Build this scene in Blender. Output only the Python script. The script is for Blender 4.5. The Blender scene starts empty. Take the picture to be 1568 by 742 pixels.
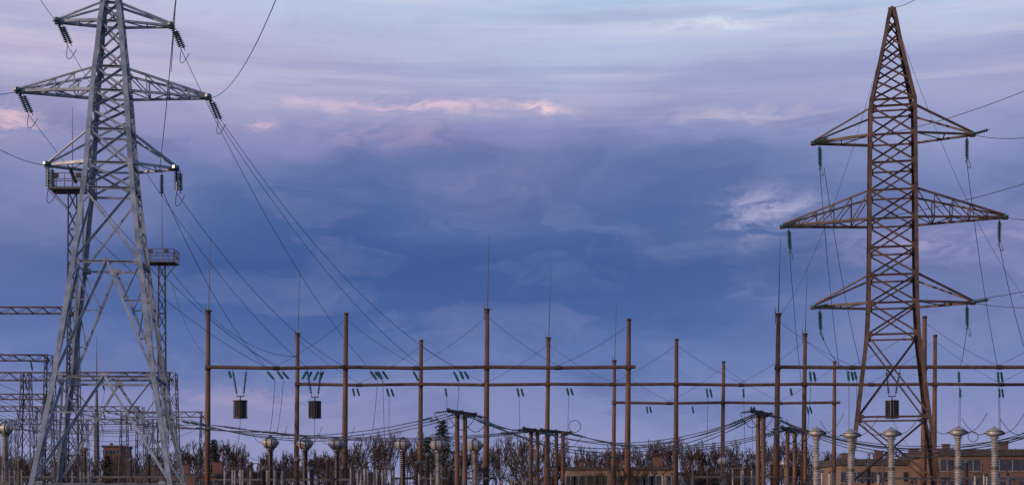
import bpy, math, random
import numpy as np
from mathutils import Vector, Matrix
random.seed(7); np.random.seed(7)
sc = bpy.context.scene
F=2178.0; HY=775.0; CX=784.0; CAMZ=1.7
def loc(u,v,D):            # survey helper: bearing / height reading at a known distance -> metres
    return Vector(((u-CX)*D/F, D, CAMZ+(HY-v)*D/F))
def lin(c):
    return tuple(((x/255.0)/12.92 if x/255.0<=0.04045 else ((x/255.0+0.055)/1.055)**2.4) for x in c)

# ------------------------------------------------------------------ materials
def mat(name,c1,c2,rough=0.6,metal=0.0,scale=3.0,stretch=(1,1,1),bump=0.0,spec=0.5,trans=0.0):
    m=bpy.data.materials.new(name); m.use_nodes=True
    nt=m.node_tree; N=nt.nodes; L=nt.links
    bs=N['Principled BSDF']
    tc=N.new('ShaderNodeTexCoord'); mp=N.new('ShaderNodeMapping'); mp.inputs['Scale'].default_value=stretch
    L.new(tc.outputs['Object'],mp.inputs[0])
    no=N.new('ShaderNodeTexNoise'); no.inputs['Scale'].default_value=scale; no.inputs['Detail'].default_value=3; no.inputs['Roughness'].default_value=0.65
    L.new(mp.outputs[0],no.inputs['Vector'])
    cr=N.new('ShaderNodeValToRGB'); cr.color_ramp.elements[0].position=0.34; cr.color_ramp.elements[1].position=0.66
    cr.color_ramp.elements[0].color=(*c1,1); cr.color_ramp.elements[1].color=(*c2,1)
    L.new(no.outputs[0],cr.inputs[0]); L.new(cr.outputs[0],bs.inputs['Base Color'])
    bs.inputs['Roughness'].default_value=rough; bs.inputs['Metallic'].default_value=metal
    bs.inputs['Specular IOR Level'].default_value=spec
    if bump>0:
        bp=N.new('ShaderNodeBump'); bp.inputs['Strength'].default_value=bump; bp.inputs['Distance'].default_value=0.05
        L.new(no.outputs[0],bp.inputs['Height']); L.new(bp.outputs[0],bs.inputs['Normal'])
    return m
M={}
M['galv']=mat('galvanised_steel',(0.13,0.165,0.215),(0.31,0.36,0.43),0.5,0.15,1.1)
M['galvd']=mat('weathered_steel_grey',(0.045,0.045,0.052),(0.095,0.095,0.108),0.6,0.1,1.5)
M['rust']=mat('rust_brown_steel',(0.030,0.020,0.017),(0.098,0.057,0.045),0.6,0.1,1.1)
M['pole']=mat('brown_weathered_pole',(0.055,0.029,0.019),(0.155,0.080,0.051),0.75,0,1.6,(3,3,0.3),0.3)
M['beam']=mat('brown_steel_beam',(0.055,0.032,0.026),(0.115,0.068,0.053),0.6,0.1,1.5)
M['cap']=mat('dark_cap_steel',(0.03,0.024,0.023),(0.065,0.05,0.047),0.6,0.3,3)
M['wire']=mat('aged_aluminium_wire',(0.03,0.032,0.045),(0.06,0.06,0.08),0.6,0.2,3)
M['bus']=mat('busbar_conductor',(0.045,0.047,0.055),(0.10,0.102,0.115),0.5,0.3,3)
M['glass']=mat('teal_glass_insulator',(0.008,0.065,0.07),(0.02,0.15,0.15),0.22,0.0,6,spec=0.6)
M['dglass']=mat('dark_green_insulator',(0.008,0.030,0.033),(0.016,0.068,0.070),0.25,0.0,6,spec=0.6)
M['porc']=mat('white_porcelain',(0.16,0.15,0.15),(0.40,0.38,0.375),0.3,0,1.3)
M['porcg']=mat('grey_porcelain',(0.11,0.105,0.105),(0.28,0.265,0.26),0.35,0,1.3)
M['porcb']=mat('brown_porcelain',(0.025,0.013,0.010),(0.065,0.03,0.022),0.25,0,2)
M['tank']=mat('grey_painted_tank',(0.17,0.17,0.18),(0.36,0.355,0.365),0.42,0.2,1.6)
M['tankd']=mat('dark_painted_tank',(0.04,0.04,0.04),(0.10,0.095,0.09),0.5,0.1,1.6)
M['black']=mat('black_paint',(0.012,0.012,0.014),(0.03,0.03,0.033),0.5,0,3)
M['slat']=mat('trap_slat_grey',(0.04,0.04,0.05),(0.08,0.08,0.09),0.5,0,3)
M['ground']=mat('ground_grass',(0.04,0.05,0.02),(0.10,0.085,0.05),0.95,0,0.15,bump=0.5)
M['gravel']=mat('gravel',(0.07,0.065,0.06),(0.14,0.13,0.12),0.95,0,8,bump=0.8)
M['conc']=mat('concrete',(0.20,0.18,0.17),(0.30,0.28,0.26),0.9,0,1.5,bump=0.3)
M['bark']=mat('bare_twigs',(0.027,0.019,0.018),(0.068,0.046,0.040),0.9,0,0.25)
M['leafg']=mat('conifer_needles',(0.010,0.020,0.012),(0.03,0.05,0.026),0.8,0,1.2)
M['leafo']=mat('olive_leaves',(0.020,0.021,0.012),(0.05,0.045,0.024),0.85,0,0.9)
M['brick']=mat('red_brick_far',(0.09,0.045,0.038),(0.14,0.07,0.058),0.9,0,1.0)
M['wall']=mat('beige_render_wall',(0.14,0.10,0.082),(0.22,0.165,0.13),0.9,0,0.4)
M['wall2']=mat('brown_panel_wall',(0.09,0.056,0.045),(0.155,0.10,0.078),0.9,0,0.3)
M['roof']=mat('roof_felt',(0.035,0.03,0.03),(0.06,0.055,0.055),0.9,0,1)
M['win']=mat('window_glass_dark',(0.012,0.014,0.02),(0.035,0.04,0.05),0.1,0,0.7,spec=0.8)

# ------------------------------------------------------------------ mesh builder
class B:
    def __init__(s): s.v=[]; s.f=[]; s.m=[]; s.mats=[]
    def mi(s,k):
        if k not in s.mats: s.mats.append(k)
        return s.mats.index(k)
    def frame(s,d):
        d=d.normalized(); a=Vector((0,0,1)) if abs(d.z)<0.9 else Vector((0,1,0))
        x=d.cross(a).normalized(); y=x.cross(d).normalized(); return x,y
    def tube(s,p0,p1,r0,r1=None,n=6,k='galv',cap=True):
        if r1 is None: r1=r0
        p0=Vector(p0);p1=Vector(p1); d=p1-p0
        if d.length<1e-6: return
        x,y=s.frame(d); b=len(s.v); mi=s.mi(k)
        for p,r in((p0,r0),(p1,r1)):
            for i in range(n):
                a=2*math.pi*(i+0.5)/n; s.v.append(p+x*(math.cos(a)*r)+y*(math.sin(a)*r))
        for i in range(n):
            j=(i+1)%n; s.f.append((b+i,b+j,b+n+j,b+n+i)); s.m.append(mi)
        if cap:
            s.f.append(tuple(b+i for i in reversed(range(n)))); s.m.append(mi)
            s.f.append(tuple(b+n+i for i in range(n))); s.m.append(mi)
    def angle(s,p0,p1,w,k='galv',flip=1,t=None,ref=None):
        p0=Vector(p0);p1=Vector(p1); d=(p1-p0)
        if d.length<1e-6: return
        if ref is not None:
            dn=d.normalized(); x=(ref-dn*ref.dot(dn)).normalized(); y=dn.cross(x)
        else: x,y=s.frame(d)
        x=x*flip
        t=t or w*0.16; mi=s.mi(k)
        prof=[(0,0),(w,0),(w,t),(t,t),(t,w),(0,w)]; o=w*0.35
        b=len(s.v)
        for p in(p0,p1):
            for (a,c) in prof: s.v.append(p+x*(a-o)+y*(c-o))
        for i in range(6):
            j=(i+1)%6; s.f.append((b+i,b+j,b+6+j,b+6+i)); s.m.append(mi)
    def path(s,pts,r,n=4,k='wire'):
        b=len(s.v); mi=s.mi(k)
        for q,p in enumerate(pts):
            d=(pts[min(q+1,len(pts)-1)]-pts[max(q-1,0)]); x,y=s.frame(d)
            for i in range(n):
                a=2*math.pi*i/n; s.v.append(p+x*(math.cos(a)*r)+y*(math.sin(a)*r))
        for q in range(len(pts)-1):
            for i in range(n):
                j=(i+1)%n; s.f.append((b+q*n+i,b+q*n+j,b+(q+1)*n+j,b+(q+1)*n+i)); s.m.append(mi)
    def wire(s,p0,p1,sag,r=0.02,n=22,k='wire'):
        p0=Vector(p0);p1=Vector(p1)
        s.path([p0.lerp(p1,i/n)-Vector((0,0,4*sag*(i/n)*(1-i/n))) for i in range(n+1)],r,4,k)
    def lathe(s,p0,axis,prof,n=12,k='porc'):
        p0=Vector(p0);axis=Vector(axis).normalized(); x,y=s.frame(axis); b=len(s.v); mi=s.mi(k)
        for (r,h) in prof:
            for i in range(n):
                a=2*math.pi*i/n; s.v.append(p0+axis*h+x*(math.cos(a)*r)+y*(math.sin(a)*r))
        for q in range(len(prof)-1):
            for i in range(n):
                j=(i+1)%n; s.f.append((b+q*n+i,b+q*n+j,b+(q+1)*n+j,b+(q+1)*n+i)); s.m.append(mi)
        s.f.append(tuple(b+i for i in reversed(range(n)))); s.m.append(mi)
        s.f.append(tuple(b+(len(prof)-1)*n+i for i in range(n))); s.m.append(mi)
    def ribs(s,p0,axis,L,rc,rd,nr,n=12,k='porc'):
        nr=max(2,nr); pr=[(rc,0)]; st=L/nr
        for i in range(nr):
            h=i*st
            pr+=[(rc,h+st*0.15),(rd,h+st*0.35),(rd*0.97,h+st*0.5),(rc,h+st*0.85)]
        pr.append((rc,L)); s.lathe(p0,axis,pr,n,k)
    def string(s,p0,p1,nd=8,r=0.14,k='glass'):
        p0=Vector(p0);p1=Vector(p1); d=p1-p0; L=d.length; a=0.12*L
        s.tube(p0,p1,0.025,0.025,5,'cap')
        s.ribs(p0+d.normalized()*a,d,L-2*a,r*0.3,r,nd,8,k)
    def box(s,c,sz,k='conc',yaw=0.0):
        c=Vector(c); R=Matrix.Rotation(yaw,3,'Z'); b=len(s.v); mi=s.mi(k)
        for dx,dy,dz in((-1,-1,-1),(1,-1,-1),(1,1,-1),(-1,1,-1),(-1,-1,1),(1,-1,1),(1,1,1),(-1,1,1)):
            s.v.append(c+R@Vector((dx*sz[0]/2,dy*sz[1]/2,dz*sz[2]/2)))
        for f in((0,3,2,1),(4,5,6,7),(0,1,5,4),(1,2,6,5),(2,3,7,6),(3,0,4,7)):
            s.f.append(tuple(b+i for i in f)); s.m.append(mi)
    def ring(s,c,R,r,k='bus'):
        pts=[]
        for i in range(25):
            a=2*math.pi*i/24
            pts.append(Vector(c)+(Vector((math.cos(a)*R,0.1*math.sin(a)*R,math.sin(a)*R))))
        s.path(pts,r,5,k)
    def obj(s,name,origin=(0,0,0),parent=None,smooth=False):
        o=Vector(origin); me=bpy.data.meshes.new(name)
        me.from_pydata([tuple(p-o) for p in s.v],[],s.f)
        for k in s.mats: me.materials.append(M[k])
        me.polygons.foreach_set('material_index',s.m)
        if smooth: me.polygons.foreach_set('use_smooth',[True]*len(s.f))
        me.update()
        ob=bpy.data.objects.new(name,me); sc.collection.objects.link(ob)
        if parent is None: ob.location=o
        else: ob.parent=parent
        return ob
def empty(name,o):
    e=bpy.data.objects.new(name,None); e.location=o; e.empty_display_size=0.5; sc.collection.objects.link(e); return e

# ------------------------------------------------------------------ lattice helpers
def lattice(b,org,yaw,levels,types,lw,bw,k,gus=0.0):
    R=Matrix.Rotation(yaw,3,'Z'); S=[(-1,-1),(1,-1),(1,1),(-1,1)]
    def c(l,i): return org+R@Vector((S[i][0]*l[1],S[i][1]*l[1],l[0]))
    for q in range(len(levels)-1):
        A=levels[q];C=levels[q+1]; t=types[q]
        for i in range(4):
            j=(i+1)%4
            nl=Vector(((S[i][0]+S[j][0])/2,(S[i][1]+S[j][1])/2,0)); nrm=R@nl; fr=abs(nl.y)>0.5
            side=(c(A,j)-c(A,i)).normalized()
            b.angle(c(A,i),c(C,i),lw,k,t=lw*0.2,ref=side)
            a0,a1,c0,c1=c(A,i),c(A,j),c(C,i),c(C,j); in_=nrm*(-0.03)
            if t[0]=='X':
                b.angle(a0,c1,bw,k,ref=nrm); b.angle(a1+in_,c0+in_,bw,k,-1,ref=nrm)
                if gus>0:
                    wa=(a1-a0).length; wc=(c1-c0).length; mid=a0.lerp(c1,wa/(wa+wc))
                    b.box(mid-nrm*0.02,(gus*0.5 if fr else 0.03,0.03 if fr else gus*0.5,gus*0.5),k,yaw)
            elif t[0]=='A':   # inverted V with redundant members
                m=(c0+c1)/2
                b.angle(a0,m,bw*1.2,k,ref=nrm); b.angle(a1,m,bw*1.2,k,-1,ref=nrm)
                for (aa,cc) in((a0,c0),(a1,c1)):
                    pts=[aa.lerp(m,f) for f in(0.33,0.66)]; lg=[aa.lerp(cc,f) for f in(0.33,0.66)]
                    b.angle(pts[0],lg[0],bw*0.6,k,ref=nrm); b.angle(pts[1],lg[1],bw*0.6,k,ref=nrm)
                    b.angle(pts[0],lg[1],bw*0.6,k,ref=nrm); b.angle(pts[1],cc,bw*0.6,k,ref=nrm)
                if gus>0: b.box(m,(gus*1.3 if fr else 0.05,0.05 if fr else gus*1.3,gus*1.1),k,yaw)
            elif t[0]=='V':
                m=(a0+a1)/2
                b.angle(c0,m,bw*1.15,k,ref=nrm); b.angle(c1,m,bw*1.15,k,-1,ref=nrm)
                for (aa,cc) in((a0,c0),(a1,c1)):
                    b.angle(aa.lerp(cc,0.5),m.lerp(cc,0.5),bw*0.6,k,ref=nrm)
            if 'h' in t: b.angle(c0,c1,bw*1.15,k,ref=nrm)
            if gus>0 and 'h' in t:
                g=gus
                for p in (c0.lerp(c1,0.06),c1.lerp(c0,0.06)):
                    b.box(p+nrm*0.03,(g if fr else 0.05,0.05 if fr else g,g),k,yaw)
    return c
def crossarm(b,org,yaw,side,zl,zu,hl,hu,length,n,w,k,zt=None,hu_tip=0.12):
    R=Matrix.Rotation(yaw,3,'Z'); zt=zl if zt is None else zt
    T=[org+R@Vector((side*length,s*hu_tip,zt)) for s in(-1,1)]
    Lw=[org+R@Vector((side*hl,s*hl,zl)) for s in(-1,1)]
    Up=[org+R@Vector((side*hu,s*hu,zu)) for s in(-1,1)]
    for i in(0,1):
        b.angle(Lw[i],T[i],w*1.25,k,t=w*0.3); b.angle(Up[i],T[i]+Vector((0,0,0.12)),w,k,-1)
        for q in range(1,n):
            f=q/n; l=Lw[i].lerp(T[i],f); u=Up[i].lerp(T[i],f)
            if n>2:
                b.angle(l,u,w*0.55,k)
                fp=(q-1)/n; b.angle(Up[i].lerp(T[i],fp),l,w*0.55,k)
    for q in range(0,n+1):
        f=q/n; b.angle(Lw[0].lerp(T[0],f),Lw[1].lerp(T[1],f),w*0.55,k)
        if q<n: b.angle(Lw[q%2].lerp(T[q%2],f),Lw[1-q%2].lerp(T[1-q%2],(q+1)/n),w*0.55,k)
    tip=(T[0]+T[1])/2
    b.box(tip,(0.35,0.4,0.22),k,yaw)
    return tip

# ------------------------------------------------------------------ RIGHT TOWER
DR=95.0; sR=DR/F; kR=0.96
def zR(v): return CAMZ+(HY-v)*sR
orgR=Vector(((1366-CX)*sR,DR,0)); yawR=math.radians(-12.5)
gR=HY+CAMZ/sR
lv=[(gR,79),(742,68.5),(640,55),(515,40),(467,37.5),(425,37),(383,36.5),(340,36),(297,36),(255,35.5),(213,35),(170,34.5),(160,34),(130,27),(102,21),(77,15.5),(54,11),(33,7.5),(16,4)]
levels=[(zR(v),h*sR*kR) for v,h in lv]
types=['X','Xh','Xh','Xh','Xh','Xh','Xh','Xh','Xh','Xh','Xh','h','X','X','X','X','X','X']
b=B(); lattice(b,orgR,yawR,levels,types,0.24,0.11,'rust',gus=0.28)
tower2=empty('lattice_transmission_tower',orgR)
def hw(v):
    for (v0,h0),(v1,h1) in zip(lv,lv[1:]):
        if v1<=v<=v0: return (h0+(h1-h0)*(v0-v)/(v0-v1))*sR*kR
tipsR={}
for nm,vl,vu,half,n in(('top',213,172,118,2),('mid',340,297,165,5),('low',467,425,118,2)):
    for sd in(-1,1):
        tipsR[nm,sd]=crossarm(b,orgR,yawR,sd,zR(vl),zR(vu),hw(vl),hw(vu),half*sR,n,0.125,'rust')
b.tube(orgR+Vector((0,0,zR(16))),orgR+Vector((0,0,zR(10))),0.12,0.1,6,'rust')
b.box(orgR+Vector((0,0,zR(15))),(0.5,0.5,0.18),'rust',yawR)
for sx in(-1,1):
    for sy in(-1,1):
        R=Matrix.Rotation(yawR,3,'Z'); p=orgR+R@Vector((sx*79*sR*kR,sy*79*sR*kR,0.1)); b.box(p,(0.9,0.9,0.5),'conc',yawR)
b.obj('tower_frame',orgR,tower2)
ins=B(); wr=B()
for (nm,sd),t in tipsR.items():
    dx= -sd*0.4
    p=t+Vector((dx,0,-0.1)); q=p+Vector((random.uniform(0,0.15),0.1,-1.5))
    ins.string(p,q,8,0.13,'dglass'); ins.string(p+Vector((0.16,0.35,0)),q+Vector((0.14,0.3,-0.1)),8,0.13,'glass')
    ins.lathe(t+Vector((0,-0.2,-0.05)),(0,0,1),[(0.05,0),(0.15,0.05),(0.15,0.15),(0.05,0.2)],8,'glass')
    if sd==1 and nm!='mid': ins.string(t+Vector((0,0.1,0.05)),t+Vector((0.75,-1.2,0.05)),6,0.11,'dglass')
    if sd==-1: ins.string(t+Vector((0,-0.1,0)),t+Vector((0.8,-1.3,0.05)),6,0.09,'dglass')
    wr.path([q+Vector((0.25*math.sin(a),0.3*math.cos(a),-0.6*math.sin(a))) for a in np.linspace(0,math.pi,9)],0.02)
    tipsR[nm,sd]=(t,q)
ins.obj('insulator_strings',orgR,tower2)
wr.obj('jumper_wires',orgR,tower2)

# ------------------------------------------------------------------ LEFT TOWER
DL=85.0; sL=DL/F
def zL(v): return CAMZ+(HY-v)*sL
yawL=math.radians(7); rel=math.radians(8.7); cl=0.96/(math.cos(rel)+abs(math.sin(rel)))
orgL=Vector(((171-CX)*sL,DL,0)); gL=HY+CAMZ/sL
lvL=[(gL,138),(742,118),(582,86),(408,59),(295,44),(256,40),(205,36),(175,33.5),(145,31),(108,27),(72,22.5),(37,19),(8,15),(-30,10),(-65,3)]
levelsL=[(zL(v),h*sL*cl) for v,h in lvL]
typesL=['Xh','Ah','Ah','Xh','Xh','Xh','X','Xh','Xh','X','Xh','Xh','X','Xh']
b=B(); lattice(b,orgL,yawL,levelsL,typesL,0.27,0.125,'galv',gus=0.36)
towerL=empty('lattice_transmission_tower',orgL)
def hwL(v):
    for (v0,h0),(v1,h1) in zip(lvL,lvL[1:]):
        if v1<=v<=v0: return (h0+(h1-h0)*(v0-v)/(v0-v1))*sL*cl
R=Matrix.Rotation(yawL,3,'Z')
for i in range(60):
    v=735-i*11; h=hwL(max(v,-60)); p=orgL+R@Vector((h,-h,zL(v))); b.tube(p,p+R@Vector((0.28,-0.05,0)),0.018,0.018,4,'galv')
tipsL={}
for nm,vl,vu,lf,rt,n in(('top',37,8,80,90,2),('mid',145,110,138,146,4),('low',256,207,95,97,2)):
    for sd in(-1,1):
        ln=(lf if sd<0 else rt)*sL
        tipsL[nm,sd]=crossarm(b,orgL,yawL,sd,zL(vl),zL(vu),hwL(vl),hwL(vu),ln,n,0.13,'galv')
for sx in(-1,1):
    for sy in(-1,1):
        p=orgL+R@Vector((sx*138*sL*cl,sy*138*sL*cl,0.1)); b.box(p,(1,1,0.5),'conc',yawL)
b.obj('tower_frame',orgL,towerL)
ins=B(); wr=B(); endL={}
for (nm,sd),t in tipsL.items():
    d=Vector((0.5,0.3,-1.3)) if nm!='low' else Vector((0.02,0,-1.45))
    ins.lathe(t+Vector((0,-0.25,-0.08)),(0,0,1),[(0.05,0),(0.22,0.05),(0.22,0.22),(0.05,0.3)],8,'glass')
    ins.string(t,t+d,9,0.15,'dglass'); ins.string(t+Vector((0.14,0.4,0)),t+d+Vector((0.16,0.3,0.05)),9,0.15,'glass')
    e=t+d; endL[nm,sd]=e
    wr.path([e+Vector((-0.25*math.sin(a)+0.1*a,-0.35*math.cos(a)+0.35,-0.7*math.sin(a))) for a in np.linspace(0,math.pi,10)],0.02)
    if nm=='low':
        for dx in((1.15,) if sd<0 else (-1.0,)):
            p=t+Vector((dx,0.5,-0.05)); ins.string(p,p+Vector((0.0 if sd>0 else .45,0,-1.5 if sd>0 else -1.0)),8,0.14,'dglass')
ins.obj('insulator_strings',orgL,towerL); wr.obj('jumper_wires',orgL,towerL)

# ------------------------------------------------------------------ PORTALS (tubular poles + beams)
rows=[(112.0,562,[(319,480,1),(530,482,0),(746,478,1),(963,491,0),(1192,485,1),(1416,487,0),(1640,485,1)],[(0,3),(4,6)]),
      (130.0,588,[(456,514,1),(645,523,0),(840,521,1),(1036,521,0),(1233,515,1),(1432,515,0),(1630,518,0)],[(0,6)]),
      (150.0,616,[(941,555,1),(1108,555,0),(1278,555,0)],[(0,2)])]
rodtop={319:363,746:360,1192:365,456:412,840:415,1233:408,941:462,1640:360}
for D,vb,poles,spans in rows:
    zb=CAMZ+(HY-vb)*D/F
    for (i0,i1) in spans:
        sub=poles[i0:i1+1]; o=loc(sub[0][0],HY,D); o.z=0
        e=empty('busbar_portal',o)
        pb=B(); bb=B(); rb=B()
        for (u,vt,rod) in sub:
            p=loc(u,vt,D); lean=Vector((random.uniform(-.08,.08)+0.18,0,0)); g=Vector((p.x,D,0))
            pb.tube(g-lean,p,0.27,0.165,14,'pole')
            pb.tube(p,p+Vector((0,0,0.18)),0.19,0.19,10,'cap')
            pb.tube(Vector((p.x-lean.x*0.3,D,zb-0.2)),Vector((p.x-lean.x*0.3,D,zb+0.2)),0.235,0.235,12,'cap')
            pb.box((p.x-0.05,D-0.2,zb-0.17),(0.34,0.5,0.1),'cap')
            if rod:
                rt=loc(u+3,rodtop[u],D)
                rb.tube(p,p.lerp(rt,0.35),0.05,0.04,5,'galvd'); rb.tube(p.lerp(rt,0.35),rt,0.036,0.02,5,'galvd')
                rb.tube(p+Vector((-0.25,0,-0.5)),p+Vector((-0.25,0,0.7)),0.03,0.03,5,'galvd')
                rb.box(p+Vector((0,0,0.25)),(0.5,0.4,0.08),'cap')
        for a,c in zip(sub,sub[1:]):
            xa=loc(a[0],0,D).x; xc=loc(c[0],0,D).x; dz=random.uniform(-.04,.04)
            bb.tube((xa-0.12,D-0.38,zb),((xa+xc)/2,D-0.38,zb-0.06+dz),0.145,0.145,10,'beam'); bb.tube(((xa+xc)/2,D-0.38,zb-0.06+dz),(xc+0.12,D-0.38,zb),0.143,0.143,10,'beam')
            xm=(xa+xc)/2; bb.tube((xm-0.25,D-0.38,zb-0.06+dz),(xm+0.25,D-0.38,zb-0.06+dz),0.175,0.175,10,'cap')
        bb.tube((loc(sub[-1][0],0,D).x,D-0.38,zb),(loc(sub[-1][0],0,D).x+0.5,D-0.38,zb),0.144,0.144,10,'beam')
        pb.obj('poles',o,e,True); bb.obj('beam',o,e); rb.obj('lightning_rods',o,e)
        wb=B()
        for a,c in zip(sub,sub[1:]):
            pa=loc(a[0],a[1]+6,D); pc=loc(c[0],c[1]+6,D)
            mid=(pa+pc)/2; mid.z=zb+0.15
            wb.wire(pa,mid,0.25,0.015,10); wb.wire(mid,pc,0.25,0.015,10)
        wb.obj('stay_wires',o,e)

def beam_string(sb,wb,u,vb,D,du,dv,drop=None,k='glass'):
    p=loc(u,vb+5,D-0.38); q=loc(u+du,vb+5+dv,D-1.2)
    sb.string(p,q,6,0.11,k)
    if random.random()<0.6: sb.string(p+Vector((0.35,0.3,0)),q+Vector((0.42,0.25,0.05)),6,0.10,'dglass')
    if drop:
        t=loc(u+drop[0],drop[1],D-6); wb.wire(q,t,0.5,0.019,10)
sb=B(); wb=B()
D1,D2,D3=112,130,150
for (u,du,dv,dr) in[(408,13,15,(5,665)),(424,10,14,(0,662)),(470,-8,14,None),(488,-8,16,None),(566,12,15,(4,660)),(578,8,14,(12,690)),(632,10,17,(10,668)),(694,9,18,(2,665)),(704,6,14,None),(1240,2,18,(-6,680)),(1298,2,17,(2,700)),(1308,4,15,(3,690)),(1468,1,20,(0,655)),(1528,1,20,(2,655)),(350,4,12,None)]:
    beam_string(sb,wb,u,562,D1,du,dv,dr)
for (u,du,dv,dr) in[(540,3,14,None),(592,4,15,(3,700)),(682,2,15,(4,665)),(792,3,15,(5,690)),(868,3,13,(0,680)),(1082,2,17,(0,700)),(1138,1,17,(3,690)),(1470,1,17,(0,655)),(1530,1,17,(2,660)),(1210,3,13,None)]:
    beam_string(sb,wb,u,588,D2,du,dv,dr)
for (u,du,dv,dr) in[(990,2,12,None),(1060,2,12,None),(1150,2,13,(2,700)),(1236,2,13,None)]:
    beam_string(sb,wb,u,616,D3,du,dv,dr)
hs=empty('suspended_insulator_strings',loc(640,HY,D1)); sb.obj('glass_discs',hs.location,hs); wb.obj('dropper_wires',hs.location,hs)

# line traps
def line_trap(u,vt,D,vb,wd=22,ht=28):
    s=D/F; o=loc(u,vt+ht,D); b=B(); r=wd*s/2; h=ht*s
    b.lathe(o,(0,0,1),[(r*0.75,0.06),(r*0.78,h*0.1),(r*0.78,h*0.9),(r*0.75,h*0.94)],16,'black')
    for zz in(0,h*0.92): b.lathe(o+Vector((0,0,zz)),(0,0,1),[(r*0.5,0),(r*1.0,0.01),(r*1.0,0.09),(r*0.5,0.1)],16,'black')
    for i in range(16):
        a=2*math.pi*i/16; p=o+Vector((math.cos(a)*r*0.92,math.sin(a)*r*0.92,0.05)); b.tube(p,p+Vector((0,0,h*0.9)),0.035,0.035,4,'slat' if i%4==0 else 'black')
    b.tube(o+Vector((0,0,h)),o+Vector((0,0,h+0.35)),0.05,0.05,6,'cap')
    for dx in(-0.55,0.55):
        p=Vector((o.x+dx,D-0.38,CAMZ+(HY-vb)*s-0.15)); b.string(p,o+Vector((dx*0.45,0,h+0.3)),10,0.12,'dglass')
    b.tube(o+Vector((-0.3,0,h+0.3)),o+Vector((0.3,0,h+0.3)),0.04,0.04,5,'cap')
    b.wire(o,o+Vector((0.4,-3,-2.2)),0.2,0.02,8)
    b.obj('line_trap',o)
line_trap(368,612,112,562); line_trap(482,613,112,562,20,27); line_trap(1366,612,112,562,21,28)

# ------------------------------------------------------------------ floodlight masts (lattice)
def mast(u,vplat,D,rodv,wpx=13,plat=56):
    s=D/F; z=CAMZ+(HY-vplat)*s; o=loc(u,HY,D); o.z=0; b=B()
    n=int(z/1.3); h=wpx*s/2
    lv=[(z*i/n,h*(1.5-0.5*i/n)) for i in range(n+1)]
    lattice(b,o,0.3,lv,['Xh' if i%3==0 else 'X' for i in range(n)],0.10,0.05,'galvd')
    w=plat*s/2
    b.box(o+Vector((0,0,z+0.05)),(2*w,1.8,0.1),'galvd')
    for (x0,y0,x1,y1) in((-w,-.9,w,-.9),(-w,.9,w,.9),(-w,-.9,-w,.9),(w,-.9,w,.9)):
        for zz in(0.55,1.1): b.tube(o+Vector((x0,y0,z+zz)),o+Vector((x1,y1,z+zz)),0.03,0.03,5,'galvd')
        for f in(0,0.2,0.4,0.6,0.8,1):
            p=o+Vector((x0+(x1-x0)*f,y0+(y1-y0)*f,z)); b.tube(p,p+Vector((0,0,1.1)),0.03,0.03,5,'galvd')
    for sx in(-1,1): b.tube(o+Vector((sx*w,0,z)),o+Vector((sx*h,0,z-1.2)),0.04,0.04,5,'galvd')
    b.box(o+Vector((-w*0.6,-0.95,z+0.9)),(0.32,0.22,0.26),'cap'); b.box(o+Vector((w*0.5,-0.95,z+0.9)),(0.32,0.22,0.26),'cap')
    zr=CAMZ+(HY-rodv)*s
    b.tube(o+Vector((0,0,z)),o+Vector((0,0,(z+zr)/2)),0.05,0.035,5,'galvd'); b.tube(o+Vector((0,0,(z+zr)/2)),o+Vector((0,0,zr)),0.035,0.015,5,'galvd')
    b.obj('floodlight_mast',o)
mast(111,293,100,165,13,62); mast(248,404,118,305,10,44)

# ------------------------------------------------------------------ lattice gantries on the left
def gantry(us,vtop,D,hpx=9,k='galvd',ins_=True):
    s=D/F; z=CAMZ+(HY-vtop)*s; o=loc(us[0],HY,D); o.z=0; b=B(); h=hpx*s
    x0=loc(us[0],0,D).x; x1=loc(us[-1],0,D).x; n=max(2,int((x1-x0)/(h*1.2)))
    for y in(-h/2,h/2):
        for zz in(z,z-h): b.angle((x0,D+y,zz),(x1,D+y,zz),0.09,k)
        for i in range(n):
            a=x0+(x1-x0)*i/n; c=x0+(x1-x0)*(i+1)/n
            b.angle((a,D+y,z if i%2 else z-h),(c,D+y,z-h if i%2 else z),0.055,k)
    for i in range(n):
        a=x0+(x1-x0)*i/n; b.angle((a,D-h/2,z),(a,D+h/2,z),0.05,k)
    for u in us:
        p=loc(u,HY,D); p.z=0; m=max(4,int(z/1.5))
        lattice(b,p,0,[(z*i/m,(0.7-0.35*i/m)) for i in range(m+1)],['X']*m,0.085,0.045,k)
    if ins_:
      for i in range(int((x1-x0)/3.6)):
        x=x0+1.5+i*3.6+random.uniform(-.8,.8)
        b.string((x,D-h/2,z-h),(x+0.4,D-h/2-0.6,z-h-1.0),6,0.09,'dglass')
        b.wire((x+0.4,D-h/2-0.6,z-h-1.0),(x+random.uniform(-1,2),D-6,random.uniform(5,7)),0.4,0.015,8)
    b.obj('lattice_gantry',o)
gantry([-190,112],470,121,10,'galvd',False)
gantry([-170,76],543,128,9)
gantry([-120,40,264],570,124,12)
gantry([-150,-10,74],603,145,8)
gantry([-90,60,215],622,165,7)
gantry([190,312],630,175,8)
gantry([-60,20,130,230],642,190,7)

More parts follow.
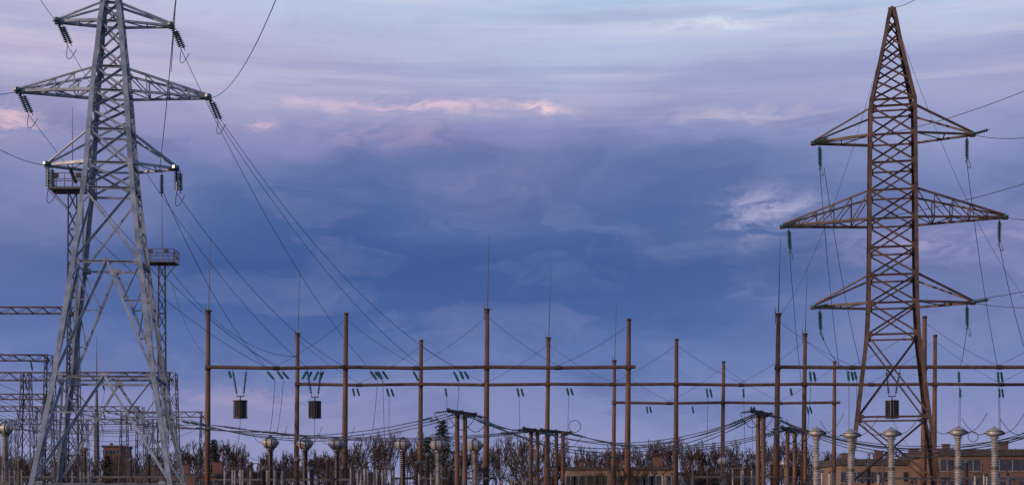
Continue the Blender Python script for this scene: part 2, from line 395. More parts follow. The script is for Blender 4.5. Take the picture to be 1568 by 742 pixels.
# ------------------------------------------------------------------ OVERHEAD LINES
b=B()
V=loc; L_=endL
b.wire(L_['mid',1],V(648,562,111.6),1.4); b.wire(L_['mid',1]+Vector((0.2,0.3,0)),V(700,562,111.6),1.9)
b.wire(L_['top',1],V(590,588,129.6),2.2)
b.wire(L_['low',1],V(530,562,111.6),1.3)
b.wire(L_['low',-1],V(408,562,111.6),1.0); b.wire(L_['mid',-1],V(424,562,111.6),1.6)
b.wire(L_['top',-1],V(470,562,111.6),1.8)
b.wire(V(248,290,85.5),V(408,562,111.6),1.2)
b.wire(tipsL['mid',1],V(560,-420,40),2.6); b.wire(tipsL['top',1],V(300,-560,40),2.2)
b.wire(tipsL['low',1]+Vector((-1,0,0)),V(286,-200,55),0.6); b.wire(V(262,110,85),V(276,-120,60),0.2)
b.wire(tipsL['low',-1],V(-160,80,70),1.2); b.wire(tipsL['mid',-1],V(-200,70,70),1.0); b.wire(tipsL['top',-1],V(20,-90,70),0.5)
b.wire(V(-100,480,128),V(74,555,128),1.0); b.wire(V(-60,560,128),V(330,650,118),1.5)
b.wire(V(262,430,118),V(320,545,112),1.2); b.wire(V(255,405,118),V(456,545,130),2.0)
for i in range(7): b.wire(V(-80+i*10,575+i*9,125),V(215+i*14,640+i*3,150),1.2+0.2*i,0.017)
b.obj('power_line_wires',(0,60,0))
b=B()
T=tipsR
for (nm,sd,ve,s_) in(('top',1,196,0.4),('top',-1,108,0.8),('mid',-1,258,0.7),('mid',1,330,0.2),('low',1,468,0.2),('low',-1,430,0.6)):
    t=T[nm,sd][0]; b.wire(t,V(1640,ve,78),s_)
b.wire(orgR+Vector((0,0,zR(12))),V(1420,-14,80),0.2)
for (nm,sd,ue,ve,D,s_) in(('top',-1,1285,562,111.6,1.0),('mid',-1,1228,590,129.6,.8),('low',-1,1300,562,111.6,.7),('top',1,1528,562,111.6,1.0),('mid',1,1580,562,111.6,.8),('low',1,1469,562,111.6,.5)):
    b.wire(T[nm,sd][1],V(ue,ve,D),s_)
b.wire(T['top',-1][1]+Vector((.3,0,0)),V(1318,562,111.6),1.0)
b.wire(orgR+Vector((0,0,zR(16))),V(1590,480,112),2.5,0.014); b.wire(orgR+Vector((0,0,zR(16))),V(1194,485,112),2.5,0.014)
b.obj('power_line_wires',(20,95,0))

# ------------------------------------------------------------------ bus supports + flexible busbars
def bus_support(us,vt,D,k='pole'):
    s=D/F; o=loc(us[0],HY,D); o.z=0; z=CAMZ+(HY-vt)*s; b=B()
    for i,u in enumerate(us):
        p=loc(u,HY,D); p.z=0; b.tube(p,p+Vector((0,0,z-0.1)),0.155,0.135,12,k)
        b.tube(p+Vector((0,0,z-0.35)),p+Vector((0,0,z-0.25)),0.17,0.17,10,'cap')
    a=loc(us[0],HY,D); c=loc(us[-1],HY,D)
    p0=Vector((a.x-0.5,D-0.7,z)); p1=Vector((c.x+0.6,D+0.7,z-0.15))
    b.angle(p0,p1,0.2,'cap'); b.angle(p0+Vector((0,0.3,0)),p1+Vector((0,0.3,0)),0.18,'cap')
    for f in(0,0.5,1):
        q=p0.lerp(p1,f); b.string(q,q+Vector((-0.8,-0.5,-0.14-0.1*f)),5,0.07,'dglass'); b.string(q,q+Vector((0.8,0.5,-0.25+0.1*f)),5,0.07,'dglass')
        b.path([q+Vector((-0.8+1.6*t,-0.5+t,-0.2-0.8*math.sin(math.pi*t))) for t in np.linspace(0,1,9)],0.022,4,'bus')
        b.box(q+Vector((0,0,0.1)),(0.2,0.16,0.14),'cap')
    b.obj('bus_support',o,None,False); return z
bus_support([700,712],630,84); bus_support([813,823],657,98); bus_support([839,852,862],659,103)
bus_support([1161,1169],630,86); bus_support([1217,1233],657,100); bus_support([1206],655,96)
b=B()
def bar(p,q,sag,n=3,dx=0.35,dy=1.1,r=0.026):
    for i in range(n):
        o=Vector((dx*i-0.3,dy*i,0.03*i)); A=Vector(p)+o; C=Vector(q)+o; sg=sag*(1+0.12*i); b.wire(A,C,sg,r,26,'bus')
        for f0,f1 in((0.035,0.085),(0.915,0.965)):
            def at(f): return A.lerp(C,f)-Vector((0,0,4*sg*f*(1-f)))
            L=(C-A).length; w=0.5/L
            m=(f0+f1)/2; b.string(at(m-w),at(m+w),6,0.075,'glass' if i==2 else 'dglass')
bar(V(270,640,100),V(692,633,84),1.25,3)
bar(V(60,612,110),V(330,655,96),0.6,2)
bar(V(160,628,130),V(420,660,100),0.5,2)
bar(V(330,650,100),V(812,659,98),0.7,3,0.2)
bar(V(716,632,84),V(806,658,98),0.25,3)
bar(V(722,636,84),V(1160,634,86),2.0,3)
bar(V(826,659,98),V(1160,636,86),1.2,2)
bar(V(866,660,103),V(1206,657,96),1.1,3)
bar(V(1178,632,86),V(1640,640,84),2.0,3)
bar(V(1236,657,100),V(1640,650,95),1.3,3)
bar(V(-80,640,120),V(270,648,110),0.8,3)
b.ring(V(880,652,100),0.42,0.025); b.ring(V(1010,680,100),0.25,0.02); b.ring(V(770,668,92),0.3,0.02); b.ring(V(1490,668,85),0.3,0.02)
b.obj('flexible_busbars',(0,90,0))

# ------------------------------------------------------------------ switchyard apparatus
def cur_transformer(u,vt,D,col='porc',hs=1.0,style=0):
    s=D/F; o=loc(u,HY,D); o.z=0; z=CAMZ+(HY-vt)*s; b=B(); rr=random.Random(int(u))
    zb=max(1.6,z-4.6)
    for sx in(-1,1):
        for sy in(-1,1):
            b.angle(o+Vector((sx*.35,sy*.35,0)),o+Vector((sx*.35,sy*.35,zb)),0.1,'galvd')
    for sy in(-1,1):
        b.angle(o+Vector((-.35,sy*.35,0.1)),o+Vector((.35,sy*.35,zb)),0.07,'galvd'); b.angle(o+Vector((.35,sy*.35,0.1)),o+Vector((-.35,sy*.35,zb)),0.07,'galvd')
    b.box(o+Vector((0,0,zb+0.2)),(0.85,0.85,0.4),'tankd'); zc=zb+0.4
    b.box(o+Vector((0.3,-0.5,zb-0.5)),(0.35,0.2,0.5),'tank')
    if style==0:    # horizontal drum head with domed ends
        hh=0.95*hs; L=z-hh-zc-0.05
        b.ribs(o+Vector((0,0,zc)),(0,0,1),L,0.17,0.27,max(8,int(L/0.14)),14,col)
        c=o+Vector((0,0,z-hh*0.5)); r=hh*0.42
        b.tube(o+Vector((0,0,zc+L)),o+Vector((0,0,zc+L+0.15)),0.3,0.3,12,'tankd')
        ax=Vector((1,rr.uniform(-.5,.1),0)).normalized()
        b.lathe(c-ax*0.62*hs,ax,[(0.05,0),(0.14,0.02),(0.14,0.10*hs),(r*0.55,0.13*hs),(r*0.9,0.24*hs),(r,0.38*hs),(r,0.86*hs),(r*0.9,1.0*hs),(r*0.55,1.11*hs),(0.14,1.14*hs),(0.14,1.22*hs),(0.05,1.24*hs)],18,'tank')
        for q in(0.42,0.82): b.lathe(c-ax*(0.62-q)*hs,ax,[(r*0.9,0),(r*1.1,0.01),(r*1.1,0.05),(r*0.9,0.06)],18,'tankd')
        b.lathe(c+Vector((0,0,r*0.85)),(0,0,1),[(0.18,0),(0.2,0.06),(0.14,0.15),(0.05,0.2)],12,'tankd')
    else:           # expander head with rounded cap
        L=z-0.75-zc
        b.ribs(o+Vector((0,0,zc)),(0,0,1),L*0.48,0.15,0.235,max(5,int(L*0.48/0.15)),14,col)
        b.tube(o+Vector((0,0,zc+L*0.48)),o+Vector((0,0,zc+L*0.52)),0.23,0.23,12,'tankd')
        b.ribs(o+Vector((0,0,zc+L*0.52)),(0,0,1),L*0.48,0.135,0.215,max(5,int(L*0.48/0.15)),14,col)
        b.lathe(o+Vector((0,0,zc+L)),(0,0,1),[(0.22,0),(0.27,0.03),(0.27,0.08),(0.18,0.1),(0.24,0.16),(0.40,0.2),(0.44,0.27),(0.44,0.42),(0.41,0.5),(0.33,0.58),(0.2,0.64),(0.09,0.67),(0.08,0.74)],20,'tank')
        for a in(0.25,0.44): b.lathe(o+Vector((0,0,zc+L+a)),(0,0,1),[(0.3,0),(0.475,0.005),(0.475,0.03),(0.3,0.035)],20,'tankd')
        b.tube(o+Vector((-0.65,0,zc+L+0.34)),o+Vector((0.65,0,zc+L+0.34)),0.04,0.04,6,'bus')
        b.box(o+Vector((0.5,0,zc+L+0.34)),(0.12,0.12,0.2),'tankd')
    b.wire(o+Vector((0.5,0,z-0.4)),o+Vector((1.4,-1,z+0.7)),0.3,0.02,8,'bus'); b.wire(o+Vector((-0.5,0,z-0.4)),o+Vector((-1.6,1,z+0.5)),0.4,0.02,8,'bus')
    b.obj('current_transformer',o)
for u,v,c in((414,667,'porcb'),(467,668,'porcb'),(516,669,'porcb'),(617,669,'porcb'),(671,670,'porcg'),(727,671,'porcg')):
    cur_transformer(u,v,105,c,1.05)
for u,v,D in((1108,698,140),(1156,700,135),(1204,702,140)): cur_transformer(u,v,D,'porcg',1.0)
for u,v in((1250,652),(1303,655),(1365,653),(1467,651),(1523,652),(1582,652)):
    cur_transformer(u,v,84,'porc',1.0,1)
for u,v in((8,645),(-40,648)): cur_transformer(u,v,100,'porcg',1.0)

def breaker(u,vt,D,k='porcb'):
    s=D/F; o=loc(u,HY,D); o.z=0; z=CAMZ+(HY-vt)*s; b=B(); rr=random.Random(int(u)+9)
    b.box(o+Vector((0,0,0.7)),(0.6,0.5,1.4),'tankd')
    L=(z-1.5-0.3); rs=rr.uniform(0.8,1.05)
    b.ribs(o+Vector((0,0,1.4)),(0,0,1),L*0.5,0.12*rs,0.19*rs,int(L*0.5/0.12),12,k)
    b.tube(o+Vector((0,0,1.4+L*0.5)),o+Vector((0,0,1.55+L*0.5)),0.24*rs,0.24*rs,12,'cap')
    b.ribs(o+Vector((0,0,1.55+L*0.5)),(0,0,1),L*0.5-0.05,0.15*rs,0.23*rs,int(L*0.5/0.12),12,k)
    b.lathe(o+Vector((0,0,1.5+L)),(0,0,1),[(0.2,0),(0.22,0.1),(0.16,0.25),(0.05,0.3)],12,'tankd')
    b.tube(o+Vector((-0.5,0,1.65+L)),o+Vector((0.5,0,1.65+L)),0.03,0.03,6,'bus')
    b.wire(o+Vector((0.5,0,1.65+L)),o+Vector((1.8,0.5,1.9+L)),0.4,0.018,8,'bus')
    b.obj('circuit_breaker',o)
for u,v,D in((370,694,100),(384,706,112),(404,712,96),(455,699,100),(477,714,96),(502,698,104),(525,712,110),(560,704,118),(639,705,100),(655,692,112),(690,714,100),(744,704,112),(96,690,120),(130,684,125),(30,700,110),(200,700,120),(228,694,125),(1085,712,120),(1140,712,120),(1182,705,118),(1480,702,112),(1330,708,115),(1412,706,115)):
    breaker(u,v,D)
def disconnector(u,vt,D,n=3,dx=0.75):
    s=D/F; o=loc(u,HY,D); o.z=0; z=CAMZ+(HY-vt)*s; b=B(); zb=max(1.5,z-1.3); rr=random.Random(int(u)+1); yaw=rr.uniform(-.5,.5)
    R=Matrix.Rotation(yaw,3,'Z')
    def P(x,y,zz): return o+R@Vector((x,y,zz))
    k='porc' if rr.random()<0.5 else 'porcg'
    for y in(-0.6,0.6):
        b.angle(P(-dx*0.7,y,zb),P(dx*(n-0.3),y,zb),0.12,'galvd')
        for i in range(n):
            b.ribs(P(i*dx,y,zb+0.05),(0,0,1),z-zb-0.2,0.045,0.09,8,10,k)
            b.tube(P(i*dx,y,z-0.15),P(i*dx,y,z),0.08,0.08,8,'tankd')
    for i in range(n):
        if rr.random()<0.6: b.tube(P(i*dx,-0.9,z),P(i*dx,0.9,z),0.03,0.03,6,'bus')
        else: b.tube(P(i*dx,-0.6,z),P(i*dx,-0.2,z+0.8),0.03,0.02,6,'bus')
    for x in(-dx*0.6,dx*(n-0.4)):
        for y in(-0.6,0.6): b.angle(P(x,y,0),P(x,y,zb),0.12,'galvd')
    b.obj('disconnector_switch',o)
for u,v,D,n,dx in((352,716,96,3,.62),(545,714,96,3,0.55),(575,715,100,3,0.6),(642,722,96,2,.8),(706,718,90,2,.5),(786,726,100,3,.8),(1255,720,90,2,.8),(1345,722,94,2,.9),(1500,724,90,3,.8),(120,718,100,3,.7),(10,716,96,2,.8),(415,716,90,2,.5),(1015,724,110,3,.7),(1130,716,96,2,.7)):
    disconnector(u,v,D,n,dx)
def cubicle(u,D,w=1.0,h=1.9):
    o=loc(u,HY,D); o.z=0; b=B(); b.box(o+Vector((0,0,0.1)),(w+0.1,0.8,0.2),'conc'); b.box(o+Vector((0,0,0.2+h/2)),(w,0.7,h),'tank'); b.box(o+Vector((0,0,0.25+h)),(w+0.15,0.85,0.08),'tankd'); b.box(o+Vector((0,-0.36,0.2+h/2)),(w*0.9,0.03,h*0.9),'tankd'); b.obj('control_cubicle',o)
for u,D in((440,88),(760,92),(1010,90),(1290,86)): cubicle(u,D)
def rack(u0,u1,vt,D):
    a=loc(u0,HY,D); c=loc(u1,HY,D); z=CAMZ+(HY-vt)*D/F; b=B(); n=max(2,int((c.x-a.x)/2.2))
    for y in(-0.5,0.5):
        b.angle((a.x,D+y,z),(c.x,D+y,z),0.14,'galvd')
        for i in range(n+1):
            x=a.x+(c.x-a.x)*i/n; b.angle((x,D+y,0),(x,D+y,z),0.13,'galvd')
            if i<n and i%2: b.angle((x,D+y,0.2),(x+(c.x-a.x)/n,D+y,z-0.1),0.07,'galvd')
    for i in range(n+1):
        x=a.x+(c.x-a.x)*i/n; b.angle((x,D-.5,z-0.1),(x,D+.5,z-0.1),0.1,'galvd')
        if (i*7+int(u0))%3: b.ribs((x,D-0.5,z+0.07),(0,0,1),0.9,0.06,0.11,8,10,'porcb'); b.tube((x,D-.5,z+.97),(x,D-.5,z+1.05),0.1,0.1,8,'cap')
    b.obj('steel_support_rack',Vector((a.x,D,0)))
rack(330,540,734,102); rack(600,760,732,108); rack(1060,1240,730,118); rack(-40,300,730,112); rack(1300,1600,732,108)

# ------------------------------------------------------------------ buildings
def building(name,u0,u1,vt,D,depth,kw,rows,nw,roofh=0.5,ww=1.6,wh=1.5,chim=3):
    s=D/F; x0=loc(u0,0,D).x; x1=loc(u1,0,D).x; z=CAMZ+(HY-vt)*s; o=Vector(((x0+x1)/2,D,0)); e=empty(name,o)
    w=B(); w.box(((x0+x1)/2,D+depth/2,(z-roofh)/2),(x1-x0,depth,z-roofh),kw); w.obj('walls',o,e)
    r=B(); r.box(((x0+x1)/2,D+depth/2,z-roofh/2),(x1-x0+0.8,depth+0.8,roofh),'roof')
    for i in range(chim):
        xx=x0+(x1-x0)*(0.15+0.31*i)+i; r.box((xx,D+depth*0.5,z+0.5+0.2*i),(0.9+.3*i,0.9,1.0+.4*i),'brick'); r.box((xx,D+depth*.5,z+1.05+.4*i),(1.1+.3*i,1.1,0.1),'roof')
    r.obj('roof',o,e)
    g=B()
    for j in range(rows):
        zz=(z-roofh)*(j+0.55)/rows
        for i in range(nw):
            if (i*5+j*3)%7==0: continue
            x=x0+(x1-x0)*(i+0.5)/nw
            g.box((x,D-0.02,zz),(ww,0.1,wh),'win'); g.box((x,D-0.05,zz-wh/2-0.06),(ww+0.3,0.2,0.1),'conc'); g.box((x,D-0.06,zz),(0.08,0.08,wh),'conc')
    g.obj('windows',o,e)
building('warehouse_building',868,1034,714,240,14,'wall',2,14)
building('warehouse_building',1288,1432,702,210,14,'wall',2,9,0.9)
building('warehouse_building',1440,1700,687,195,18,'wall2',3,13,0.9)
building('brick_apartment_block',158,186,681,520,14,'brick',6,5,0.8,chim=1)
building('warehouse_building',1040,1150,722,300,14,'wall2',2,9)
building('low_service_building',200,330,724,210,12,'wall2',2,8)
p=loc(148,HY,380); p.z=0; b=B()
b.tube(p,p+Vector((0,0,26)),1.0,0.6,8,'galvd'); b.tube(p+Vector((0,0,26)),p+Vector((0,0,34)),0.45,0.25,8,'galvd'); b.tube(p+Vector((0,0,34)),p+Vector((0,0,47)),0.2,0.05,6,'galvd'); b.lathe(p+Vector((0,0,25.5)),(0,0,1),[(0.7,0),(1.2,0.3),(1.2,0.8),(0.7,1.2)],10,'galvd')
b.obj('radio_mast',p)

# ------------------------------------------------------------------ trees
def gen_segs(h,rng,spread=0.42,maxd=6):
    out=[]
    def rec(p,d,L,r,dep):
        n=2; q=p
        for i in range(n):
            d2=(d+Vector((rng.uniform(-.12,.12),rng.uniform(-.12,.12),rng.uniform(-.02,.12)))).normalized()
            q2=q+d2*(L/n); out.append((*q,*q2,r*(1-0.18*i),r*(1-0.18*(i+1)))); q=q2; d=d2
            if dep>0 and dep<maxd and rng.random()<0.28:
                dd=(d+Vector((rng.gauss(0,spread),rng.gauss(0,spread),rng.uniform(-.1,.4)))).normalized(); rec(q,dd,L*0.6,r*0.5,dep+1)
        if dep<maxd:
            for c in range(3 if dep in(0,1) else 2):
                dd=(d+Vector((rng.gauss(0,spread),rng.gauss(0,spread),rng.uniform(0,.4)))).normalized()
                rec(q,dd,L*rng.uniform(0.62,0.85),max(r*0.6,0.018),dep+1)
    rec(Vector((0,0,0)),Vector((0,0,1)),h*0.27,h*0.014,0)
    a=np.array(out); a[:,:6]*= h/a[:,5].max(); return a
def tubes_np(segs):
    P0=segs[:,0:3];P1=segs[:,3:6]; d=P1-P0; d/=np.linalg.norm(d,axis=1)[:,None]+1e-9
    a=np.where(np.abs(d[:,2:3])<0.9,np.array([[0,0,1.]]),np.array([[0,1.,0]])); x=np.cross(d,a); x/=np.linalg.norm(x,axis=1)[:,None]; y=np.cross(x,d)
    vs=np.zeros((len(segs),6,3))
    for i in range(3):
        t=2*math.pi*i/3; o=x*math.cos(t)+y*math.sin(t); vs[:,i]=P0+o*segs[:,6:7]; vs[:,3+i]=P1+o*segs[:,7:8]
    base=np.arange(len(segs))[:,None,None]*6
    q=np.array([[0,1,4,3],[1,2,5,4],[2,0,3,5]])[None]
    return vs.reshape(-1,3),(base+q).reshape(-1,4)
def mesh_np(name,v,f,mats,origin=(0,0,0)):
    me=bpy.data.meshes.new(name); k=f.shape[1]
    me.vertices.add(len(v)); me.vertices.foreach_set('co',(v-np.array(origin)).astype(np.float32).ravel())
    me.loops.add(f.size); me.loops.foreach_set('vertex_index',f.astype(np.int32).ravel())
    me.polygons.add(len(f)); me.polygons.foreach_set('loop_start',np.arange(0,f.size,k,dtype=np.int32)); me.polygons.foreach_set('loop_total',np.full(len(f),k,dtype=np.int32))
    for m in mats: me.materials.append(M[m])
    me.update(calc_edges=True); me.validate()
    ob=bpy.data.objects.new(name,me); ob.location=origin; sc.collection.objects.link(ob); return ob
rng=random.Random(3)
variants=[gen_segs(12.0,random.Random(10+i)) for i in range(8)]
allv=[]
def place(x,y,h,rs=1.0,wide=1.0):
    s=variants[rng.randrange(len(variants))].copy(); k=h/12; a=rng.uniform(0,6.28); c,sn=math.cos(a),math.sin(a)
    for o in(0,3):
        X=s[:,o]*c-s[:,o+1]*sn; Y=s[:,o]*sn+s[:,o+1]*c; s[:,o]=X*k*wide+x; s[:,o+1]=Y*k*wide+y; s[:,o+2]*=k
    s[:,6:8]*=k*rs; s[:,6:8]=np.maximum(s[:,6:8],0.034); allv.append(s)
prof=[(250,684),(300,668),(340,660),(380,684),(520,670),(560,656),(600,652),(640,660),(760,662),(800,656),(850,668),(900,678),(960,674),(1000,666),(1060,664),(1110,668),(1180,672),(1250,674),(1300,682),(1568,680)]
def pv(u):
    if u<250: return 684
    if u>1568: return 680
    for (a,va),(c,vc) in zip(prof,prof[1:]):
        if a<=u<=c: return va+(vc-va)*(u-a)/(c-a)
for i in range(130):
    u=-60+1700*(i+rng.uniform(-.8,.8))/130; D=rng.uniform(255,330); v=pv(u)+abs(rng.gauss(0,15))
    h=CAMZ+(HY-v)*D/F; place((u-CX)*D/F,D,h,1.0,rng.uniform(0.5,0.95))
for i in range(100):
    u=rng.uniform(-60,1640); D=rng.uniform(225,320)
    if u>1280: D=rng.uniform(240,320)
    h=rng.uniform(6.5,11); place((u-CX)*D/F,D,h,1.2,rng.uniform(0.9,1.5))
S=np.concatenate(allv)
v,f=tubes_np(S); mesh_np('distant_bare_treeline',v,f,['bark'],(0,280,0))

def leaf_cloud(centers,radii,n,size,r):
    vs=[]
    for _ in range(n):
        i=r.randrange(len(centers)); C=centers[i]; R=radii[i]
        d=Vector((r.gauss(0,1),r.gauss(0,1),r.gauss(0,1))).normalized()*(r.random()**0.5)
        p=Vector((C[0]+d.x*R,C[1]+d.y*R,C[2]+d.z*R*0.75))
        a=Vector((r.gauss(0,1),r.gauss(0,1),r.gauss(0,.6))).normalized()*size*r.uniform(.6,1.3); e=Vector((r.gauss(0,1),r.gauss(0,1),r.gauss(0,1))).normalized()*size*0.6
        vs+=[p-a,p+e,p+a]
    v=np.array([tuple(q) for q in vs]); return v,np.arange(len(v)).reshape(-1,3)
def conifer(u,vt,D,name='conifer_tree',wd=0.28):
    r=random.Random(int(u)); o=loc(u,HY,D); o.z=0; h=CAMZ+(HY-vt)*D/F; e=empty(name,o)
    b=B(); b.tube(o,o+Vector((0,0,h*0.97)),0.25,0.04,8,'pole')
    vs=[]
    z=h*0.12
    while z<h*0.98:
        R=(1-z/h)*h*wd*r.uniform(.75,1.15)+0.2
        for i in range(7):
            a=r.uniform(0,6.28); tip=o+Vector((math.cos(a)*R,math.sin(a)*R,z-R*0.15)); st=o+Vector((0,0,z+R*0.1)); b.tube(st,tip,0.05,0.015,4,'pole',False)
            for q in range(26):
                f=r.uniform(.15,1.05); p=st.lerp(tip,f); A=Vector((r.gauss(0,.3),r.gauss(0,.3),r.uniform(-.45,.15)))
                s=Vector((-math.sin(a),math.cos(a),0))*r.uniform(-.1,.1); vs+=[p,p+A+s,p+A*0.6+Vector((r.gauss(0,.12),r.gauss(0,.12),0))]
        z+=h*0.035
    b.obj('trunk',o,e)
    v=np.array([tuple(q) for q in vs]); ob=mesh_np('needles',v,np.arange(len(v)).reshape(-1,3),['leafg'],tuple(o)); ob.location=(0,0,0); ob.parent=e
conifer(678,638,175,wd=0.34); conifer(655,664,180,wd=0.34); conifer(327,668,230,wd=0.2); conifer(165,694,260,wd=0.25)
def shrub(u,vt,D,w,n=4200):
    r=random.Random(int(u)+5); o=loc(u,HY,D); o.z=0; h=CAMZ+(HY-vt)*D/F; e=empty('leafy_shrub',o)
    cs=[];rs=[]
    for i in range(22):
        zz=h*r.uniform(0.3,0.9); cs.append((o.x+r.gauss(0,w*0.45),o.y+r.gauss(0,w*.3),zz)); rs.append(r.uniform(.08,.17)*h)
    b=B()
    for c in cs: b.tube(o+Vector((0,0,0.2)),Vector(c),0.08,0.02,5,'pole',False)
    b.obj('stems',o,e)
    v,f=leaf_cloud(cs,rs,n,0.13,r); ob=mesh_np('leaves',v,f,['leafo'],tuple(o)); ob.location=(0,0,0); ob.parent=e
for u,v,D,w in((785,688,190,3.5),(905,678,205,3.0),(540,712,200,4),(250,708,190,4),(1150,712,200,4),(440,712,190,5)): shrub(u,v,D,w)

# ------------------------------------------------------------------ ground
def sheet(name,x0,x1,y0,y1,z,k):
    b=B(); b.v=[Vector((x0,y0,z)),Vector((x1,y0,z)),Vector((x1,y1,z)),Vector((x0,y1,z))]; b.f=[(0,1,2,3)]; b.m=[b.mi(k)]; b.obj(name)
sheet('ground',-5000,5000,-3000,7000,0,'ground'); sheet('gravel_yard',-75,75,60,170,0.004,'gravel')

# ------------------------------------------------------------------ world : Nishita sky under a dusk cloud deck
w=bpy.data.worlds.new('World'); sc.world=w; w.use_nodes=True
try: w.cycles.sampling_method='NONE'      # smooth sky: plain BSDF sampling is cheaper and clean
except Exception as ex: print(ex)
nt=w.node_tree; N=nt.nodes; Lk=nt.links; N.clear()
out=N.new('ShaderNodeOutputWorld')
SUN_EL=math.radians(9); SUN_AZ=math.radians(238)   # azimuth clockwise from +Y (behind the viewer, to the left)
sky=N.new('ShaderNodeTexSky'); sky.sky_type='NISHITA'; sky.sun_disc=False; sky.sun_elevation=SUN_EL; sky.sun_rotation=SUN_AZ
bg1=N.new('ShaderNodeBackground'); bg1.inputs[1].default_value=0.06; Lk.new(sky.outputs[0],bg1.inputs[0])
def mth(op,a,b_=None,c=None,clamp=False):
    n=N.new('ShaderNodeMath'); n.operation=op; n.use_clamp=clamp
    for i,x in enumerate((a,b_,c)):
        if x is None: continue
        if isinstance(x,(int,float)): n.inputs[i].default_value=x
        else: Lk.new(x,n.inputs[i])
    return n.outputs[0]
tc=N.new('ShaderNodeTexCoord'); sp=N.new('ShaderNodeSeparateXYZ'); Lk.new(tc.outputs['Generated'],sp.inputs[0])
az=mth('MULTIPLY',mth('ARCTAN2',sp.outputs[0],sp.outputs[1]),57.2958); el=mth('MULTIPLY',mth('ARCSINE',sp.outputs[2]),57.2958)
def noise(sx,sy,seed,detail=4,rough=0.55,a=None,e=None,dist=0.0):
    cb=N.new('ShaderNodeCombineXYZ'); Lk.new(mth('MULTIPLY',a or az,sx),cb.inputs[0]); Lk.new(mth('MULTIPLY',e or el,sy),cb.inputs[1]); cb.inputs[2].default_value=seed
    n=N.new('ShaderNodeTexNoise'); n.inputs['Scale'].default_value=1; n.inputs['Detail'].default_value=detail; n.inputs['Roughness'].default_value=rough; n.inputs['Distortion'].default_value=dist
    Lk.new(cb.outputs[0],n.inputs['Vector']); return mth('SUBTRACT',n.outputs[0],0.5)
wx=noise(0.16,0.4,3.1,3); wy=noise(0.10,0.34,8.7,4); wf=noise(0.45,1.1,5.5,5,0.6)
azw=mth('ADD',az,mth('ADD',mth('MULTIPLY',wx,7.0),mth('MULTIPLY',wf,1.8)))
elw=mth('ADD',el,mth('ADD',mth('MULTIPLY',wy,3.4),mth('MULTIPLY',wf,0.8)))
ramp=N.new('ShaderNodeValToRGB'); ramp.color_ramp.interpolation='EASE'
stops=[(0.0,(158,158,196)),(2.0,(142,150,194)),(4.1,(124,137,188)),(5.8,(101,122,178)),(7.7,(76,103,162)),(9.8,(65,93,151)),(11.6,(77,102,158)),(13.2,(99,117,171)),(14.6,(130,137,187)),(16.2,(163,165,205)),(18.0,(182,186,219)),(19.6,(189,204,232)),(30,(170,188,222)),(90,(120,148,198))]
cr=ramp.color_ramp
while len(cr.elements)>1: cr.elements.remove(cr.elements[-1])
cr.elements[0].position=0; cr.elements[0].color=(*lin(stops[0][1]),1)
for e_,c in stops[1:]:
    x=cr.elements.new(e_/40.0 if e_<=35 else 1.0); x.color=(*lin(c),1)
Lk.new(mth('DIVIDE',elw,40.0,clamp=True),ramp.inputs[0])
col=ramp.outputs[0]
def gauss(u,v,su,sv,a=azw,e=elw):
    a0=math.degrees(math.atan((u-CX)/F)); e0=math.degrees(math.atan((HY-v)/F*math.cos(math.radians(a0))))
    ka=su/F*57.3; ke=sv/F*57.3
    x=mth('DIVIDE',mth('SUBTRACT',a,a0),ka); y=mth('DIVIDE',mth('SUBTRACT',e,e0),ke)
    return mth('EXPONENT',mth('MULTIPLY',mth('ADD',mth('MULTIPLY',x,x),mth('MULTIPLY',y,y)),-1))
def mixc(fac,c):
    global col
    m=N.new('ShaderNodeMix'); m.data_type='RGBA'; Lk.new(fac,m.inputs[0]); Lk.new(col,m.inputs[6])
    m.inputs[7].default_value=(*lin(c),1); col=m.outputs[2]
for (u,v,su,sv,amt,c) in[(1530,400,300,170,0.6,(142,147,194)),(40,240,170,150,0.5,(156,157,199)),(1050,10,520,80,0.6,(180,206,237)),(100,60,330,110,0.5,(205,192,216)),
        (1350,190,380,60,0.4,(170,178,215)),(600,430,460,80,0.45,(60,89,151)),(1000,300,300,60,0.3,(86,106,163)),(800,270,130,55,0.4,(132,135,184)),(400,640,330,50,0.4,(154,146,187)),(0,430,110,90,0.3,(106,118,174))]:
    mixc(mth('MULTIPLY',gauss(u,v,su,sv),amt,clamp=True),c)
st=noise(0.045,0.95,21.0,5,0.6,azw,el); hi=mth('MULTIPLY',mth('SUBTRACT',el,14.2),0.4,clamp=True)
fac=mth('MULTIPLY',mth('MULTIPLY',st,5.0,clamp=True),hi); mixc(mth('MULTIPLY',fac,0.6),(214,212,231))
st2=mth('MULTIPLY',noise(0.05,0.8,41.0,4,0.6,azw,el),1.0); fac=mth('MULTIPLY',mth('MULTIPLY',st2,4.5,clamp=True),hi); mixc(mth('MULTIPLY',fac,0.55),(138,150,198))
n1=noise(0.20,0.5,11.0,6,0.55,azw,elw,0.5); mixc(mth('MULTIPLY',mth('MULTIPLY',mth('SUBTRACT',n1,0.02),5.0,clamp=True),0.25),(156,159,202))
n2=noise(0.13,0.42,31.0,6,0.55,azw,elw,0.4); low=mth('SUBTRACT',1.0,mth('MULTIPLY',mth('SUBTRACT',el,14.5),0.5,clamp=True)); mixc(mth('MULTIPLY',mth('MULTIPLY',mth('MULTIPLY',n2,4.0,clamp=True),0.45),low),(60,84,144))
pn=mth('ADD',mth('MULTIPLY',noise(0.5,1.5,51.0,5,0.6,azw,elw,0.5),5.0),0.55,clamp=True)
fa=mth('ADD',az,mth('MULTIPLY',wf,4.0)); fe=mth('ADD',el,mth('MULTIPLY',wf,1.3))
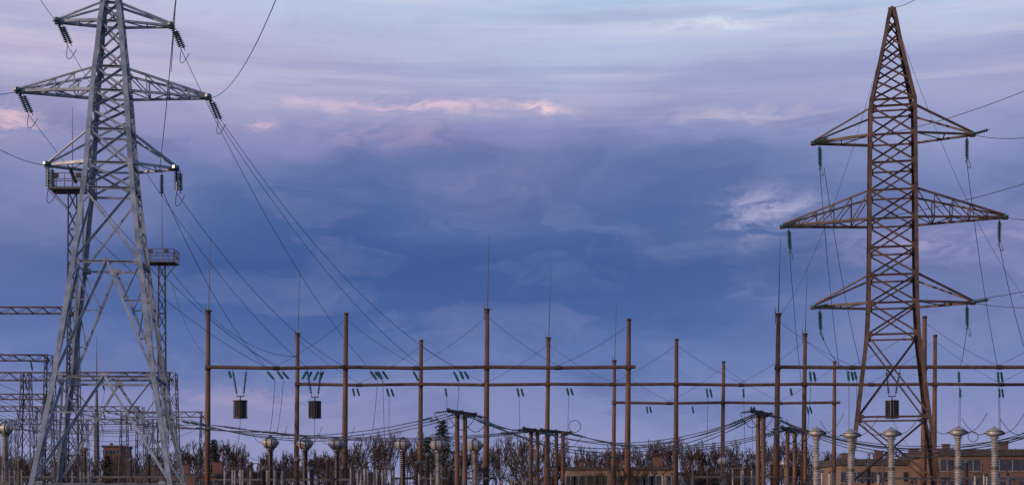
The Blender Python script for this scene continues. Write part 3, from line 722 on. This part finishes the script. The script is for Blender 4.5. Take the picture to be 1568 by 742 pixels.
for (u,v,su,sv,amt,c) in[(650,165,150,12,0.85,(228,198,216)),(832,163,48,8,1.0,(248,216,222)),(480,155,50,8,0.7,(222,200,218)),(398,190,26,7,0.85,(234,200,212)),(590,205,110,20,0.5,(192,170,202)),(10,176,60,24,0.95,(234,198,210)),
      (1130,34,110,8,0.9,(228,228,240)),(1150,176,130,12,0.55,(212,196,216)),(1172,322,58,30,0.85,(184,184,216)),(1145,352,30,20,0.6,(178,180,212)),(1440,372,130,24,0.55,(180,170,204)),(740,280,90,30,0.35,(140,143,191)),(700,345,90,18,0.3,(120,129,183)),(400,606,120,16,0.5,(180,162,196)),(1500,640,130,20,0.35,(164,156,196)),(40,60,150,24,0.3,(224,204,220)),(300,135,130,16,.35,(198,188,214))]:
    mixc(mth('MULTIPLY',mth('MULTIPLY',gauss(u,v,su,sv,fa,fe),pn),amt,clamp=True),c)
bg2=N.new('ShaderNodeBackground'); bg2.inputs[1].default_value=1.0; Lk.new(col,bg2.inputs[0])
mx=N.new('ShaderNodeMixShader'); mx.inputs[0].default_value=0.96
Lk.new(bg1.outputs[0],mx.inputs[1]); Lk.new(bg2.outputs[0],mx.inputs[2]); Lk.new(mx.outputs[0],out.inputs[0])

# ------------------------------------------------------------------ sun
sd=bpy.data.lights.new('sun','SUN'); sd.energy=3.2; sd.angle=math.radians(1.0); sd.color=(1.0,0.66,0.44)
so=bpy.data.objects.new('sun',sd); sc.collection.objects.link(so)
ds=Vector((math.sin(SUN_AZ)*math.cos(SUN_EL),math.cos(SUN_AZ)*math.cos(SUN_EL),math.sin(SUN_EL)))
so.rotation_euler=ds.to_track_quat('Z','Y').to_euler(); so.location=(0,0,50)

# ------------------------------------------------------------------ camera
cd=bpy.data.cameras.new('camera'); cd.lens=50; cd.sensor_width=36; cd.shift_y=(HY-371)/1568; cd.clip_end=12000; cd.clip_start=0.5
co=bpy.data.objects.new('camera',cd); co.location=(0,0,CAMZ); co.rotation_euler=(math.radians(90),0,0); sc.collection.objects.link(co); sc.camera=co
sc.view_settings.view_transform='Standard'; sc.view_settings.look='None'; sc.view_settings.exposure=0
